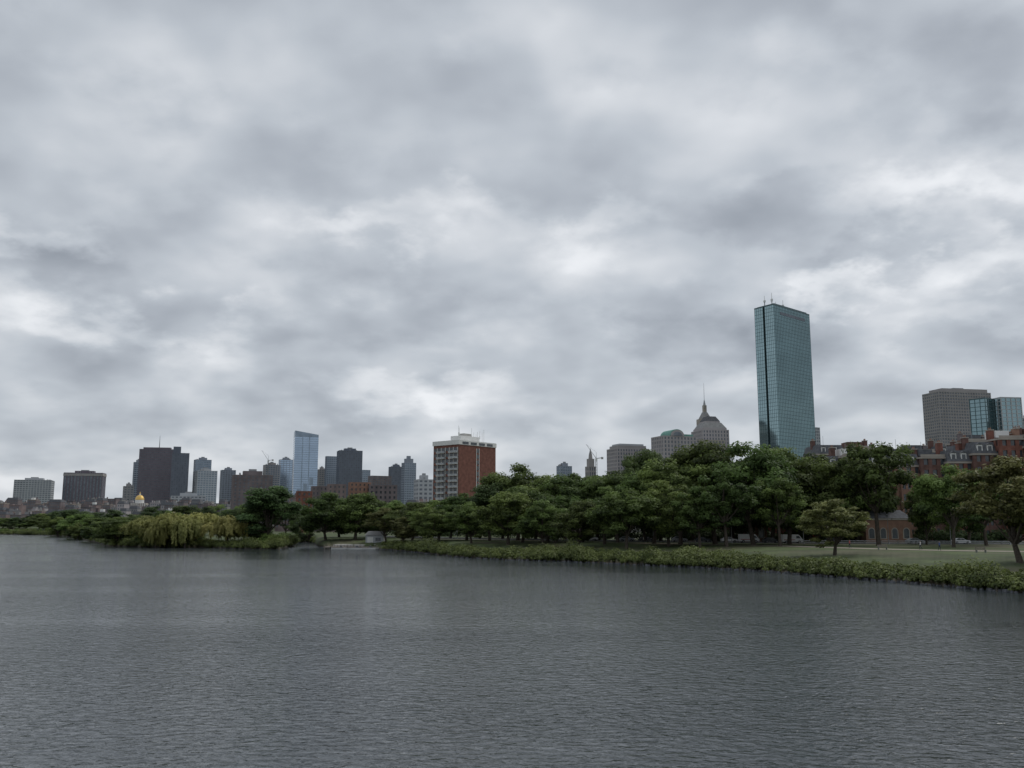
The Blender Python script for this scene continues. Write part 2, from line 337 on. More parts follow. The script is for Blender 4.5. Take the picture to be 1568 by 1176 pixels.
def willow_mesh(name,seed):
    global RNG; RNG=np.random.default_rng(seed); rd=random.Random(seed); tb=MB()
    tb.tube((0,0,-.5),(0.3,0,4),.6,.45,BARK,8)
    C=[];T=[];N=[]
    domes=[(rd.uniform(-5,5),rd.uniform(-5,5),rd.uniform(8.0,12.8),rd.uniform(2.4,3.8)) for _ in range(10)]+[(0,0,12.8,4.2),(-5.5,2,9.5,3.3),(5.5,-2,9.8,3.4)]
    for (cx,cy,zt0,r) in domes:
        tb.tube((0.3,0,4),(cx,cy,zt0-1.5),.28,.08,BARK,5); tn=rd.uniform(.35,.9)
        for s in range(40):
            a=rd.uniform(0,2*pi); q=math.sqrt(rd.random()); x=cx+q*r*cos(a); y=cy+q*r*sin(a); zt=zt0-2.2*q*q+rd.uniform(-.4,.4)
            ln=min(zt-.3,rd.uniform(2.0,5.0) if q>.5 else 2.0); k=int(ln*10); t=np.linspace(0,1,k)
            p=np.stack([x+(x-cx)*.18*np.sqrt(t)+RNG.normal(size=k)*.25,y+(y-cy)*.18*np.sqrt(t)+RNG.normal(size=k)*.25,zt-ln*t],1); C.append(p)
            nv=np.stack([(p[:,0]-cx)/r,(p[:,1]-cy)/r,1.3-0.9*t],1)+RNG.normal(size=(k,3))*.3; N.append(nv)
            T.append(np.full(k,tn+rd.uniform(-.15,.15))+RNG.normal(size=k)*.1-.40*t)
    C=np.concatenate(C);N=np.concatenate(N);T=np.clip(np.concatenate(T),0,1); n=len(C)
    Td=np.tile([0,0,-1.0],(n,1))+RNG.normal(size=(n,3))*.35
    return mkmesh(name,leafquads(C,N,RNG.uniform(.26,.5,n),.5,Td),T,LEAFW,tb)
VAR={'g':[tree_mesh(f"maple_{i}",LEAF,20+i,cw=[.38,.41,.36,.39][i],cz=.57,ch=.40,fork=.22) for i in range(4)],
     'l':[tree_mesh(f"lime_{i}",LEAF,120+i,cw=.40,cz=.53,ch=.45,fork=.15) for i in range(3)],
     'd':[tree_mesh(f"linden_{i}",LEAFD,40+i,cw=.38,cz=.53,ch=.45,npf=85,fork=.15) for i in range(2)],
     'y':[tree_mesh(f"sycamore_{i}",LEAFY,60+i,npf=85,per=210,prad=(.05,.09),cz=.54,ch=.44,cw=.38,size=.32,fork=.17) for i in range(2)],
     's':[tree_mesh(f"elm_{i}",LEAF,80+i,npf=60,per=200,prad=(.05,.095),cw=.41,cz=.60,ch=.38,fork=.3) for i in range(2)],
     'w':[willow_mesh(f"willow_{i}",90+i) for i in range(3)]}
NM={'g':'maple_tree','d':'linden_tree','l':'linden_tree','y':'sycamore_tree','s':'elm_tree','w':'willow_tree'}
cnt=0
def tree(px,top,w,Y,k='g'):
    global cnt; cnt+=1
    X,Z=pos(px,top,Y); X=gx(px,Y)*0.5+X*0.5; z=float(H(X,Y)); me=VAR[k][cnt%len(VAR[k])]
    o=bpy.data.objects.new(NM[k],me); scene.collection.objects.link(o)
    h=max(4,Z-z); o.location=(X,Y,z-0.1); sz=h/(24.2 if k!='w' else 13.4); sx=M(w,Y)/17.0*1.05
    o.scale=(sx,sx*random.uniform(.9,1.1),sz); o.rotation_euler=(0,0,random.uniform(0,6.28))
for t in [(1553,694,150,136,'y'),(1620,690,120,134,'y'),(1455,712,84,205,'g'),(1505,716,84,222,'g'),(1478,722,74,245,'l'),(1340,668,108,222,'s'),(1275,762,88,170,'y'),(1415,738,56,232,'l'),
 (1265,690,98,232,'g'),(1205,682,106,238,'g'),(1150,676,112,228,'g'),(1092,674,112,240,'g'),(1040,696,104,236,'g'),(985,688,66,268,'d'),(1000,714,96,245,'g'),
 (945,725,88,258,'g'),(890,720,94,270,'g'),(838,724,92,280,'l'),(793,711,94,292,'g'),(750,740,76,285,'d'),(800,743,86,262,'l'),(715,755,70,298,'l'),(672,766,72,300,'s'),(632,768,66,310,'g'),
 (592,776,56,315,'y'),(545,754,74,340,'g'),(500,752,70,345,'l'),(474,788,40,420,'d'),(520,763,64,370,'d'),(413,745,84,325,'d'),(395,762,50,328,'d'),
 (1310,694,84,262,'l'),(1235,694,90,262,'d'),(1180,690,96,264,'d'),(1120,690,96,268,'d'),(1060,698,96,270,'d'),(1010,712,90,280,'d'),(960,722,86,290,'d'),(915,728,86,300,'d'),(865,730,86,310,'d'),(820,735,80,318,'d'),(770,738,84,325,'d'),(735,752,76,330,'d'),(690,764,66,335,'g'),(650,768,66,345,'d'),(610,766,64,355,'l'),(570,764,64,372,'d'),
 (1022,733,84,222,'l'),(925,746,80,236,'s'),(850,753,70,255,'s'),(1110,716,90,212,'s'),(1192,728,76,216,'s'),(1070,745,70,212,'s'),
 (660,775,60,284,'l'),(722,768,62,262,'l'),(778,752,78,246,'g'),(832,764,64,238,'l'),(885,765,68,226,'g'),(958,748,80,216,'g'),(618,790,40,292,'y'),
 (1300,745,70,268,'d'),
 (262,781,86,330,'w'),(225,786,68,335,'w'),(300,782,72,333,'w'),(348,786,70,323,'w'),(374,793,40,332,'w'),(285,790,54,322,'w'),(240,793,48,323,'w'),
 (180,790,60,350,'l'),(150,792,50,420,'g'),(200,787,50,360,'d'),(120,786,46,520,'g'),(90,790,40,640,'g'),(135,783,46,560,'d'),(165,780,46,480,'d'),(60,792,34,760,'g'),(30,792,34,800,'d'),(5,793,34,800,'g'),(-25,790,40,830,'g'),(105,795,34,600,'d'),
 (240,775,50,470,'d'),(285,773,50,460,'g'),(330,772,50,450,'l'),(375,771,44,440,'g'),(48,787,40,900,'d'),(18,788,40,920,'d'),(75,785,40,860,'g'),(100,780,46,760,'d'),(455,772,34,470,'g'),(438,770,44,400,'d'),(310,776,40,420,'d'),(355,778,40,410,'d'),(260,780,40,430,'g'),
 (120,800,26,505,'l'),(140,803,26,440,'d'),(160,806,28,380,'l'),(40,800,24,780,'l'),(15,800,24,790,'d'),(70,800,24,740,'l'),(95,800,24,660,'l'),
 (1700,690,120,150,'g')]: tree(*t)
def mass(name,lm,pts,per,size,flat=0.8):
    C=[np.array(p[:3]) for p in pts]; Rr=[p[3] for p in pts]
    P,N,S,T=puffs(C,Rr,per,size,flat); me=mkmesh(name,leafquads(P,N,S),T,lm)
    o=bpy.data.objects.new(name,me); scene.collection.objects.link(o)
RNG=np.random.default_rng(5)
pts=[]
for i in range(5200):
    px=random.uniform(-10,1680) if i%3 else random.uniform(600,1680); bd=math.degrees(atan((px-784)/F*1.0))
    far=float(shore(bd)); o=random.random()**1.3*12+0.4
    r=far+o; x=r*sin(radians(bd)); y=r*cos(radians(bd))
    if 488<px<588 and o<16: continue
    cl=.5+.6*sin(px*.031)+.4*sin(px*.113+2)+.3*sin(px*.29+o)
    s=random.uniform(.3,.8)*(.75+.65*max(0,cl)) 
    if px<1180: s*=1.2
    if px<480 : s*=1.5
    if px>1200 and o>5: s*=.6
    if random.random()<.03: s*=1.8
    pts.append((x,y,float(H(x,y))+s*.35,s))
mass("riverbank_shrubs",LEAFB,pts,48,0.2,0.8)
pts=[]
for i in range(330):
    px=random.uniform(600,1560); Y=np.interp(px,[600,850,1000,1200,1568],[420,318,290,268,258])+random.uniform(-2,6); x=gx(px,Y); s=random.uniform(1.2,2.4)
    if 1325<px<1400: continue
    pts.append((x,Y,3+s*.7,s))
mass("dark_fill_hedge",LEAFD,pts,110,0.3,1.0)  # leaf mass added to darken the background under the tree canopy
pts=[]
for i in range(150):
    px=random.uniform(0,475); x=gx(px,400); bd=math.degrees(atan2(x,400)); r=float(shore(bd))+random.uniform(8,34); x=r*sin(radians(bd)); y=r*cos(radians(bd)); s=random.uniform(1.2,2.4)
    if 190<px<390 and r<360: continue
    pts.append((x,y,float(H(x,y))+s*.5,s))
mass("shoreline_bushes",LEAF,pts,150,0.35,0.9)
mb=MB()
for i in range(800):
    bd=random.uniform(-14,34); r=float(shore(bd))+random.uniform(-.6,.5); x=r*sin(radians(bd)); y=r*cos(radians(bd)); s=random.uniform(.2,.45)
    n=6; p=[(x+s*random.uniform(.7,1.2)*cos(2*pi*k/n),y+s*random.uniform(.7,1.2)*sin(2*pi*k/n)) for k in range(n)]
    q=[(x+(a-x)*.5,y+(b_-y)*.5) for a,b_ in p]; mb.prism(p,-.3,random.uniform(.08,.3),SLATE,top=q)
mb.obj("riprap_stones")
# ---------------------------------------------------------------- far skyline
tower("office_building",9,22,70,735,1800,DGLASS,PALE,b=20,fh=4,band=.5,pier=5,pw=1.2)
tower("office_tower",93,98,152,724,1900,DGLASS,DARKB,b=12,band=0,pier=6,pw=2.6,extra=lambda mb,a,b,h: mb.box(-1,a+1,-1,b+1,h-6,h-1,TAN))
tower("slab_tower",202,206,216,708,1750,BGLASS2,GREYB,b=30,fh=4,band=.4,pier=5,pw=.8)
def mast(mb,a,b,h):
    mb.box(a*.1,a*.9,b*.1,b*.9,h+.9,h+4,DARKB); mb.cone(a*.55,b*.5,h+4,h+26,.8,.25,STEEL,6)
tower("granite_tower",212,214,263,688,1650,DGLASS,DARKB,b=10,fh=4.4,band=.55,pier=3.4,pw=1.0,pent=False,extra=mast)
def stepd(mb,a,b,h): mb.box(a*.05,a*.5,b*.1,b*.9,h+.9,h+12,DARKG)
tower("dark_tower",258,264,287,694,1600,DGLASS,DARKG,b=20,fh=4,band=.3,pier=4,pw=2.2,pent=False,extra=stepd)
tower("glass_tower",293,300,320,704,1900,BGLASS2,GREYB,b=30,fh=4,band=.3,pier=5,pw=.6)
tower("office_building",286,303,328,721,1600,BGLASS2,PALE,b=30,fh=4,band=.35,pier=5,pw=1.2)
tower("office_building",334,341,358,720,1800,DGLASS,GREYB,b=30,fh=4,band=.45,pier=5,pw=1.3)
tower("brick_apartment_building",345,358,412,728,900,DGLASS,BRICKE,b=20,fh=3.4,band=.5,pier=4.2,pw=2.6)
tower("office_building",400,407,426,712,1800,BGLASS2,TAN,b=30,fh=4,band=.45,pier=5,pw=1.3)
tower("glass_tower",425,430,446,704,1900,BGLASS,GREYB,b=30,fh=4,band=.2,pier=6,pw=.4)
Yt=1700; X0,Z0=pos(452,664,Yt); mb=MB(); LR=M(34,Yt)/cos(.3); LL=M(9,Yt)/sin(.3); hh=Z0-2
mb.box(0,LR,0,LL,0,hh-6,BGLASS)
pl=[(0,0),(LR,0),(LR,LL),(0,LL)]
k=len(mb.v); mb.v+=[(x,y,hh-6) for x,y in pl]+[(0,0,hh+6),(LR,0,hh-1),(LR,LL,hh-1),(0,LL,hh+6)]
for f in((0,1,5,4),(1,2,6,5),(2,3,7,6),(3,0,4,7),(4,5,6,7)): mb.f.append(tuple(k+q for q in f)); mb.m.append(mb.mi(BGLASS2))
for z in np.arange(4,hh-6,4.2): mb.box(-.12,LR+.12,-.12,LL+.12,z,z+.7,BGLASS2)
for q in (.33,.62): mb.box(LR*q-.7,LR*q+.7,-.6,.0,0,hh-6,BGLASS2)
for q in (.3,.55,.8): mb.box(LR*q-6,LR*q+1,-.3,-.13,hh*.25*(q+1),hh*.25*(q+1)+14,BGLASS2)
mb.obj("glass_skyscraper",(X0,Yt,2),.3)
tower("office_building",484,489,498,719,1800,DGLASS,TAN,b=30,fh=4,band=.45,pier=5,pw=1.3)
tower("slab_tower",497,501,515,699,1750,BGLASS2,GREYB,b=30,fh=4,band=.5,pier=4,pw=1.3,pent=False)
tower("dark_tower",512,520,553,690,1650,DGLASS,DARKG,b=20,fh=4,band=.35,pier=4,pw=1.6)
tower("office_building",552,556,566,720,1900,BGLASS2,GREYB,b=30,fh=4,band=.45,pier=5,pw=1.3,pent=False)
tower("office_building",562,570,597,729,1500,DGLASS,BRICKE,b=30,fh=4,band=.5,pier=5,pw=2,pent=False)
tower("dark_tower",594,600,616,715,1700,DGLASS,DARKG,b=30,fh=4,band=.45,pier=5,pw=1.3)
def steps(mb,a,b,h): mb.box(a*.15,a*.8,b*.15,b*.8,h+.9,h+8,GREYB); mb.box(a*.3,a*.6,b*.3,b*.6,h+8,h+13,GREYB)
tower("glass_tower",614,620,636,709,1600,BGLASS2,GREYB,b=30,fh=4,band=.4,pier=4,pw=1,pent=False,extra=steps)
tower("office_building",186,190,202,745,1500,DGLASS,STONEG,b=30,fh=4,band=.5,pier=5,pw=2)
tower("office_building",254,262,309,760,1300,DGLASS,PALE,b=20,fh=4,band=.5,pier=5,pw=2)
tower("office_building",385,392,400,737,1700,DGLASS,TAN,b=30,fh=4,band=.5,pier=5,pw=2)
tower("office_building",632,641,662,735,900,DGLASS,PALE,b=20,fh=4,band=.5,pier=5,pw=2)
tower("glass_office_building",853,858,876,714,1300,BGLASS2,GREYB,b=30,fh=4,band=.3,pier=4,pw=1)
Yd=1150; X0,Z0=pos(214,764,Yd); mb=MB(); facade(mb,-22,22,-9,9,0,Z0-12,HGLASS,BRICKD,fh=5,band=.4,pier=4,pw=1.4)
hb=Z0-12+.8; mb.box(-9,9,-7,7,hb,hb+4,STONE)
for k in range(8): mb.cone(-8+k*16/7,-7.6,hb-6,hb+4,.5,.45,WHITE,8)
mb.cone(0,0,hb+4,hb+8,5.4,5.2,WHITE,18); mb.dome(0,0,hb+8,5.4,6.2,GOLD,18,7); mb.cone(0,0,hb+14.0,hb+15.5,1.1,.9,WHITE,8); mb.cone(0,0,hb+15.5,hb+18.5,.9,.1,GOLD,8)
mb.obj("domed_state_house",(X0,Yd,2),radians(8))
def district(name,lo,hi,y0,y1,n,hmin,hmax,seed):
    rd=random.Random(seed); mb=MB(); W=[BRICKD,BRICKE,BRICKD,STONEG,BRICKE,TAN,PINK,BRICKD]
    for i in range(n):
        px=rd.uniform(lo,hi); Y=rd.uniform(y0,y1); x=gx(px,Y); z=float(H(x,Y)); w=rd.uniform(7,16); d=rd.uniform(9,14); h=rd.uniform(hmin,hmax); m=rd.choice(W)
        if abs(px-214)<16 and Y<1150: h*=.6
        a0=x-w/2;a1=x+w/2
        mb.box(a0,a1,Y,Y+d,z-3,z+h,m); fl=int(h/3.4)
        for k in range(fl):
            for c in range(int(w/2.4)):
                xx=a0+1.2+c*2.4; zz=z+h-2.6-k*3.4
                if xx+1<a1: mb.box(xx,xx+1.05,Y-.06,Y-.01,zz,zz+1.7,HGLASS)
        r=rd.random()
        if r<.45: mb.prism([(a0-.2,Y-.2),(a1+.2,Y-.2),(a1+.2,Y+d+.2),(a0-.2,Y+d+.2)],z+h+.01,z+h+3,SLATE,top=[(a0+1.2,Y+1.5),(a1-1.2,Y+1.5),(a1-1.2,Y+d-1.5),(a0+1.2,Y+d-1.5)])
        else:
            mb.box(a0-.25,a1+.25,Y-.25,Y+d+.25,z+h+.01,z+h+.6,rd.choice([STONE,m,SLATE])); 
            if rd.random()<.4: mb.box(x-2,x+1.5,Y+3,Y+7,z+h+.6,z+h+3.2,rd.choice([WHITE,STONEG,m]))
        for c in (a0+.6,a1-1.6):
            if rd.random()<.7: mb.box(c,c+1,Y+d*.4,Y+d*.4+1.6,z+h+.6,z+h+rd.uniform(2,3.5),m)
    mb.obj(name)
district("hillside_townhouses",-40,430,950,1500,240,12,19,1)
district("hillside_townhouses",420,665,650,1000,60,18,26,2)
district("hillside_townhouses",660,980,560,760,50,14,20,3)
district("hillside_townhouses",-40,430,880,950,45,9,13,5)
for (a,b_,c,t,Y,m) in [(472,478,500,746,650,BRICKE),(497,503,528,743,620,BRICKD),(530,536,566,740,640,BRICK3),(560,566,606,744,640,BRICKE),(448,455,476,754,560,BRICK)]:
    tower("brick_apartment_building",a,b_,c,t,Y,DGLASS,m,b=15,fh=3.4,band=.5,pier=3,pw=1.8,base=2.9,pent=False)
# ---------------------------------------------------------------- riverside apartment tower with balconies
Ya=450; XC,ZC=pos(703,675,Ya); ar=radians(50); LR=M(55,Ya)/cos(ar); LL=M(42,Ya)/sin(ar); mb=MB(); hh=ZC-3
mb.box(0,LR,0,LL,0,hh,BRICK)
fl=16; f=hh/fl
for k in range(fl):
    z=k*f
    if k==fl-1: continue
    mb.box(LR*.47,LR*.53,-.12,-.01,z+.5,z+f-.4,DGLASS); mb.box(LR*.46,LR*.47,-.16,-.01,z,z+f,WHITE); mb.box(LR*.53,LR*.54,-.16,-.01,z,z+f,WHITE)
    n=6
    mb.box(-.10,-.01,.6,LL-.6,z+.25,z+f-.25,DGLASS)
    for c in range(n):
        a=.5+c*(LL-1)/n; e=a+(LL-1)/n
        mb.box(-.22,-.01,a+.0,a+.7,z,z+f-.02,CONC)
        if c%3!=2:
            mb.box(-1.7,-.23,a+.1,e-.1,z+.0,z+.18,WHITE); mb.box(-1.7,-1.62,a+.1,e-.1,z+.3,z+1.0,PALE)
            mb.box(-1.62,-.23,a+.1,a+.18,z+.18,z+1.0,PALE)
        else: mb.box(-.2,-.02,a+.7,e,z,z+1.0,BRICK)
mb.box(-.5,LR+.3,-.3,LL+.3,hh-.6*f,hh+.5,WHITE)
for q in(.08,.3,.52,.74): mb.box(LR*q,LR*(q+.16),-.36,-.31,hh-.5*f,hh-.05*f,DGLASS)
mb.box(LR*.25,LR*.75,LL*.3,LL*.7,hh+.5,hh+3.5,WHITE); mb.box(LR*.4,LR*.6,LL*.4,LL*.6,hh+3.5,hh+5,CONC)
for q in range(11):
    a=random.uniform(.05,.95)*LR;c=random.uniform(.05,.95)*LL; mb.cone(a,c,hh+.5,hh+random.uniform(4,8.5),.10,.08,WHITE,5)
    if q%2: mb.box(a-.15,a+.15,c-.15,c+.15,hh+3.2,hh+4.8,WHITE)
mb.obj("balcony_apartment_tower",(XC,Ya,3),ar)
# ---------------------------------------------------------------- mid right buildings
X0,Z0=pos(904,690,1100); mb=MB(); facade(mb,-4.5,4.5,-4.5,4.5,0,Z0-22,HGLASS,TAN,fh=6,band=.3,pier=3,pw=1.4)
mb.box(-3.4,3.4,-3.4,3.4,Z0-21,Z0-12,TAN); mb.cone(0,0,Z0-12,Z0-6,2.6,2,TAN,8); mb.cone(0,0,Z0-6,Z0+1,1.8,.1,STONEG,8); mb.obj("stone_spire_building",(X0,1100,2),.4)
def colon(mb,a,b,h): mb.box(a*.06,a*.94,b*.06,b*.94,h+.9,h+4,TAN); mb.box(a*.12,a*.88,b*.12,b*.88,h+4,h+6,PALE)
tower("colonnaded_office_building",933,945,996,687,1000,DGLASS,PINK,b=20,fh=4,band=.35,pier=3.2,pw=1.6,pent=False,extra=colon)
def arch(mb,a,b,h):
    r=a*.20; c=a*.42; pr=[(c+r*cos(t),h+.9+r*.8*sin(t)) for t in np.linspace(0,pi,13)]
    mb.extr(pr,-1.0,b*.8,PINK); pr=[(c+(r+.8)*cos(t),h+.9+(r*.8+.8)*sin(t)) for t in np.linspace(0,pi,13)]; mb.extr(pr,0.2,b*.8+.3,COPPER)
    pr=[(c+r*.7*cos(t),h+.95+r*.55*sin(t)) for t in np.linspace(0,pi,13)]; mb.extr(pr,-1.1,-.99,HGLASS)
    mb.box(a*.66,a*.95,b*.1,b*.8,h+.9,h+3,COPPER)
tower("arched_office_building",1003,1016,1070,668,900,DGLASS,PINK,b=20,fh=4,band=.35,pier=3.6,pw=1.9,pent=False,extra=arch)
Yb=980; X0,Z0=pos(1087,661,Yb); w=M(50,Yb)/2; mb=MB(); hh=Z0-2
facade(mb,-w*.84,w*.84,-w*.84,w*.84,0,hh,HGLASS,PINK,fh=4,band=.35,pier=3.4,pw=1.8)
P=lambda q:[(-q,-q),(q,-q),(q,q),(-q,q)]
mb.box(-w*.76,w*.76,-w*.76,w*.76,hh+.9,hh+3,PINK)
mb.prism(P(w*.74),hh+3,hh+9,STONEG,top=P(w*.52)); mb.prism(P(w*.47),hh+9,hh+10.5,PINK); mb.prism(P(w*.47),hh+10.51,hh+16,SLATE,top=P(w*.28)); mb.obj("stepped_roof_office_building",(X0,Yb,2),radians(12))
X0,Z0=pos(1079,634,Yb+60); mb=MB(); mb.box(-7,7,-7,7,0,Z0-8,STONE); mb.prism(P(5.5),Z0-8,Z0+0,STONEG,top=P(2.2)); mb.box(-1.8,1.8,-1.8,1.8,Z0,Z0+8,STONE); mb.cone(0,0,Z0+8,Z0+14,1.6,.5,STEEL,8); mb.cone(0,0,Z0+14,Z0+34,.28,.12,STEEL,6); mb.obj("beacon_tower",(X0,Yb+60,2),.3)
tower("office_building",1060,1066,1112,674,940,DGLASS,STONE,b=15,fh=4,band=.4,pier=3.4,pw=1.6,pent=False)
tower("office_building",1240,1246,1257,655,1150,DGLASS,PALE,b=30,fh=4,band=.4,pier=4,pw=1.2,pent=False)
# ---------------------------------------------------------------- glass skyscraper (parallelogram plan, notched ends)
C=(pos(1184,465,950)[0],950.); Ls=(pos(1155,472,972)[0],972.); Rs=(pos(1239,480,1000)[0],1000.); Zt=pos(1184,465,950)[1]
C,Ls,Rs=map(np.array,(C,Ls,Rs)); Bk=Ls+(Rs-C)
e=Ls-C; n1=C+e*.46; n2=C+e*.56; inn=(Rs-C)/np.linalg.norm(Rs-C)*3.2; n3=(n1+n2)/2+inn
O=C.copy(); loc=lambda p:(p[0]-O[0],p[1]-O[1]); mb=MB()
e2=Bk-Rs; m1=Rs+e2*.46;m2=Rs+e2*.56;m3=(m1+m2)/2-inn
poly=[loc(p) for p in (C,Rs,m1,m3,m2,Bk,Ls,n2,n3,n1)]
base=2; hh=Zt-base
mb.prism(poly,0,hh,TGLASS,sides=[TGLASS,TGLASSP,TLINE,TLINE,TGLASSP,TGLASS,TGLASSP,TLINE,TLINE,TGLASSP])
def wall(a,b,zs,off,hgt,m):
    a=np.array(a);b=np.array(b); d=(b-a)/np.linalg.norm(b-a); n=np.array([d[1],-d[0]])
    for z in zs:
        p=[a+n*0.01,b+n*0.01,b+n*off,a+n*off]; mb.prism([tuple(q) for q in p],z,z+hgt,m)
zs=np.arange(4,hh-3,3.9)
for (i,j) in((0,1),(6,7),(9,0),(1,2),(5,6)): wall(poly[i],poly[j],zs,.10,.32,TLINE)
def vert(a,b,n_,m,w=.3,off=.14):
    a=np.array(a);b=np.array(b); L=np.linalg.norm(b-a); d=(b-a)/L; n=np.array([d[1],-d[0]])
    for k in range(n_+1):
        c=a+d*(L*k/n_); p=[c-d*w/2+n*.01,c+d*w/2+n*.01,c+d*w/2+n*off,c-d*w/2+n*off]; mb.prism([tuple(q) for q in p],0,hh-.2,m)
vert(poly[0],poly[1],24,TLINE,.12); vert(poly[6],poly[7],4,TLINE,.14); vert(poly[9],poly[0],5,TLINE,.14)
a=np.array(poly[0]);b_=np.array(poly[1]); 
wall(a+(b_-a)*.17,a+(b_-a)*.86,[hh-10],.25,3.2,DARKG)
wall(poly[0],poly[1],[hh-1.2],.3,1.2,TLINE); wall(poly[6],poly[7],[hh-1.2],.3,1.2,TLINE); wall(poly[9],poly[0],[hh-1.2],.3,1.2,TLINE)
cen=np.mean(np.array(poly),axis=0)
mb.prism([tuple(cen+(np.array(p)-cen)*.9) for p in (poly[0],poly[1],poly[5],poly[6])],hh+.01,hh+1.5,TLINE)
for (s,t_,h_) in((.0,.6,13),(.12,.45,17),(.25,.5,9),(.45,.5,13),(.05,.3,7),(.3,.8,6)):
    q=a+(b_-a)*(s+.08)+(np.array(poly[6])-a)*t_
    mb.cone(q[0],q[1],hh+1,hh+h_*.55,.6,.45,STEEL,6); mb.cone(q[0],q[1],hh+h_*.55,hh+h_,.3,.2,WHITE,6)
    if h_>10: mb.box(q[0]-1,q[0]+1,q[1]-1,q[1]+1,hh+h_*.45,hh+h_*.6,WHITE)
mb.obj("glass_skyscraper",(O[0],O[1],base))
# ---------------------------------------------------------------- right side towers
tower("concrete_hotel_tower",1429,1437,1527,600,1050,DGLASS,TAN,b=12,fh=3.6,band=.45,pier=3.4,pw=1.3,extra=lambda mb,a,b,h: mb.box(a*.1,a*.98,b*.1,b*.9,h+.9,h+5,TAN))
tower("glass_office_building",1494,1508,1531,610,900,TGLASS2,TLINE,b=35,fh=4,band=.12,pier=5,pw=.4,pent=False)
tower("office_building",1527,1532,1566,609,905,TGLASS2,PALE,b=8,fh=4,band=.15,pier=5,pw=1.1,pent=False)
tower("office_building",1566,1580,1640,640,905,DGLASS,PALE,b=20,fh=4,band=.3,pier=5,pw=1.1)
# ---------------------------------------------------------------- brick row houses
def rowhouse(px,wpx,top,Y,m,style,D=16,base=3.0,rot=0.0,bay=True):
    X,Z=pos(px,top,Y); W=M(wpx,Y)-.25; h=Z-base; mb=MB()
    body=h-(4.0 if style=='mansard' else 1.0)
    facade(mb,0,W,0,D,0,body,DGLASS,m,fh=3.5,band=.42,pier=2.3,pw=1.15,pr=.28,par=.35)
    mb.box(-.45,W+.45,-.55,D+.3,body-.2,body+.30,STONE)
    if bay: facade(mb,W*.12,W*.5,-1.4,-.36,0,body*.78,DGLASS,m,fh=3.5,band=.42,pier=1.5,pw=.6,pr=.12,par=.3)
    if style=='mansard':
        q=[(-.3,-.3),(W+.3,-.3),(W+.3,D),(-.3,D)]; tq=[(.6,1.4),(W-.6,1.4),(W-.6,D-1.2),(.6,D-1.2)]
        mb.prism(q,body+.36,body+3.8,SLATE,top=tq)
        for c in (.25,.65):
            mb.box(W*c-.8,W*c+.8,.1,2.4,body+.5,body+2.9,WHITE); mb.box(W*c-.5,W*c+.5,.02,.12,body+.9,body+2.5,DGLASS)
            mb.prism([(W*c-1,-.1),(W*c+1,-.1),(W*c+1,2.4),(W*c-1,2.4)],body+2.91,body+3.5,SLATE,top=[(W*c-.1,-.1),(W*c+.1,-.1),(W*c+.1,2.4),(W*c-.1,2.4)])
    else:
        mb.box(W*.2,W*.75,D*.3,D*.7,body+.9,body+3.0,random.choice([m,WHITE,SLATE,SLATE]))
        mb.box(.0,W,.0,.25,body+.31,body+1.1,STONE)
    for c,dd in ((.02,.35),(.84,.35)):
        if random.random()<.3: continue
        ch=random.uniform(1.0,2.8); mb.box(W*c,W*c+1.3,D*dd,D*dd+2.2,body+.4,h+ch,m); mb.box(W*c-.12,W*c+1.42,D*dd-.12,D*dd+2.32,h+ch,h+ch+.25,STONE)
        for k in range(2): mb.cone(W*c+.65,D*dd+.6+k,h+ch+.25,h+ch+.9,.22,.18,BRICK3,6)
    if random.random()<.5: mb.cone(W*.5,D*.5,h,h+random.uniform(3,5),.06,.05,STEEL,5)
    mb.box(W*.66,W*.66+1.3,-.42,-.38,.1,2.6,RED if random.random()<.3 else BLACK)
    mb.obj("brick_rowhouse",(X,Y,base),rot)
mats=[BRICK,BRICK2,BRICK,BRICK3,BRICK2]
tops={1050:742,1090:735,1130:732,1170:722,1210:712,1250:696,1290:692,1330:694,1370:692,1410:698,1450:684,1490:672,1530:667,1570:664,1610:664,1650:668}
for i,(p,t) in enumerate(tops.items()):
    Yh=290-(p-1050)*.045; rowhouse(p,40,t+random.uniform(-4,4),Yh,mats[i%5] if p>1360 else random.choice([BRICK,BRICK2,BRICK2]),'mansard' if i%3 else 'flat')
for i,p in enumerate(range(1250,1620,46)):
    rowhouse(p,44,[680,683,686,688,682,672,664,662,660][i%9],345,random.choice([BRICK2,BRICK,BRICKE,BRICK2]),'flat' if i%2 else 'mansard',bay=False)
for (p,wp,Yl) in((1326,70,258),(1140,34,268)):
    X,_=pos(p,815,Yl); W=M(wp,Yl); mb=MB(); mb.box(0,W,0,9,0,6.2,BRICK3); mb.box(-.2,W+.2,-.2,9.2,6.21,6.7,STONE); mb.prism([(-.3,-.3),(W+.3,-.3),(W+.3,9.3),(-.3,9.3)],6.71,9,SLATE,top=[(1.5,3.5),(W-1.5,3.5),(W-1.5,5.5),(1.5,5.5)])
    n=max(2,int(W/3.2))
    for k in range(n):
        c=(k+.5)*W/n; pr=[(c-.7,1.2),(c+.7,1.2)]+[(c+.7*cos(t),3.2+.7*sin(t)) for t in np.linspace(0,pi,9)]
        mb.extr(pr,-.06,-.01,DGLASS); pr2=[(c-.95,1.0),(c+.95,1.0)]+[(c+.95*cos(t),3.2+.95*sin(t)) for t in np.linspace(0,pi,9)]; mb.extr(pr2,-.035,-.005,STONE)
    mb.obj("brick_lodge",(X,Yl,3))
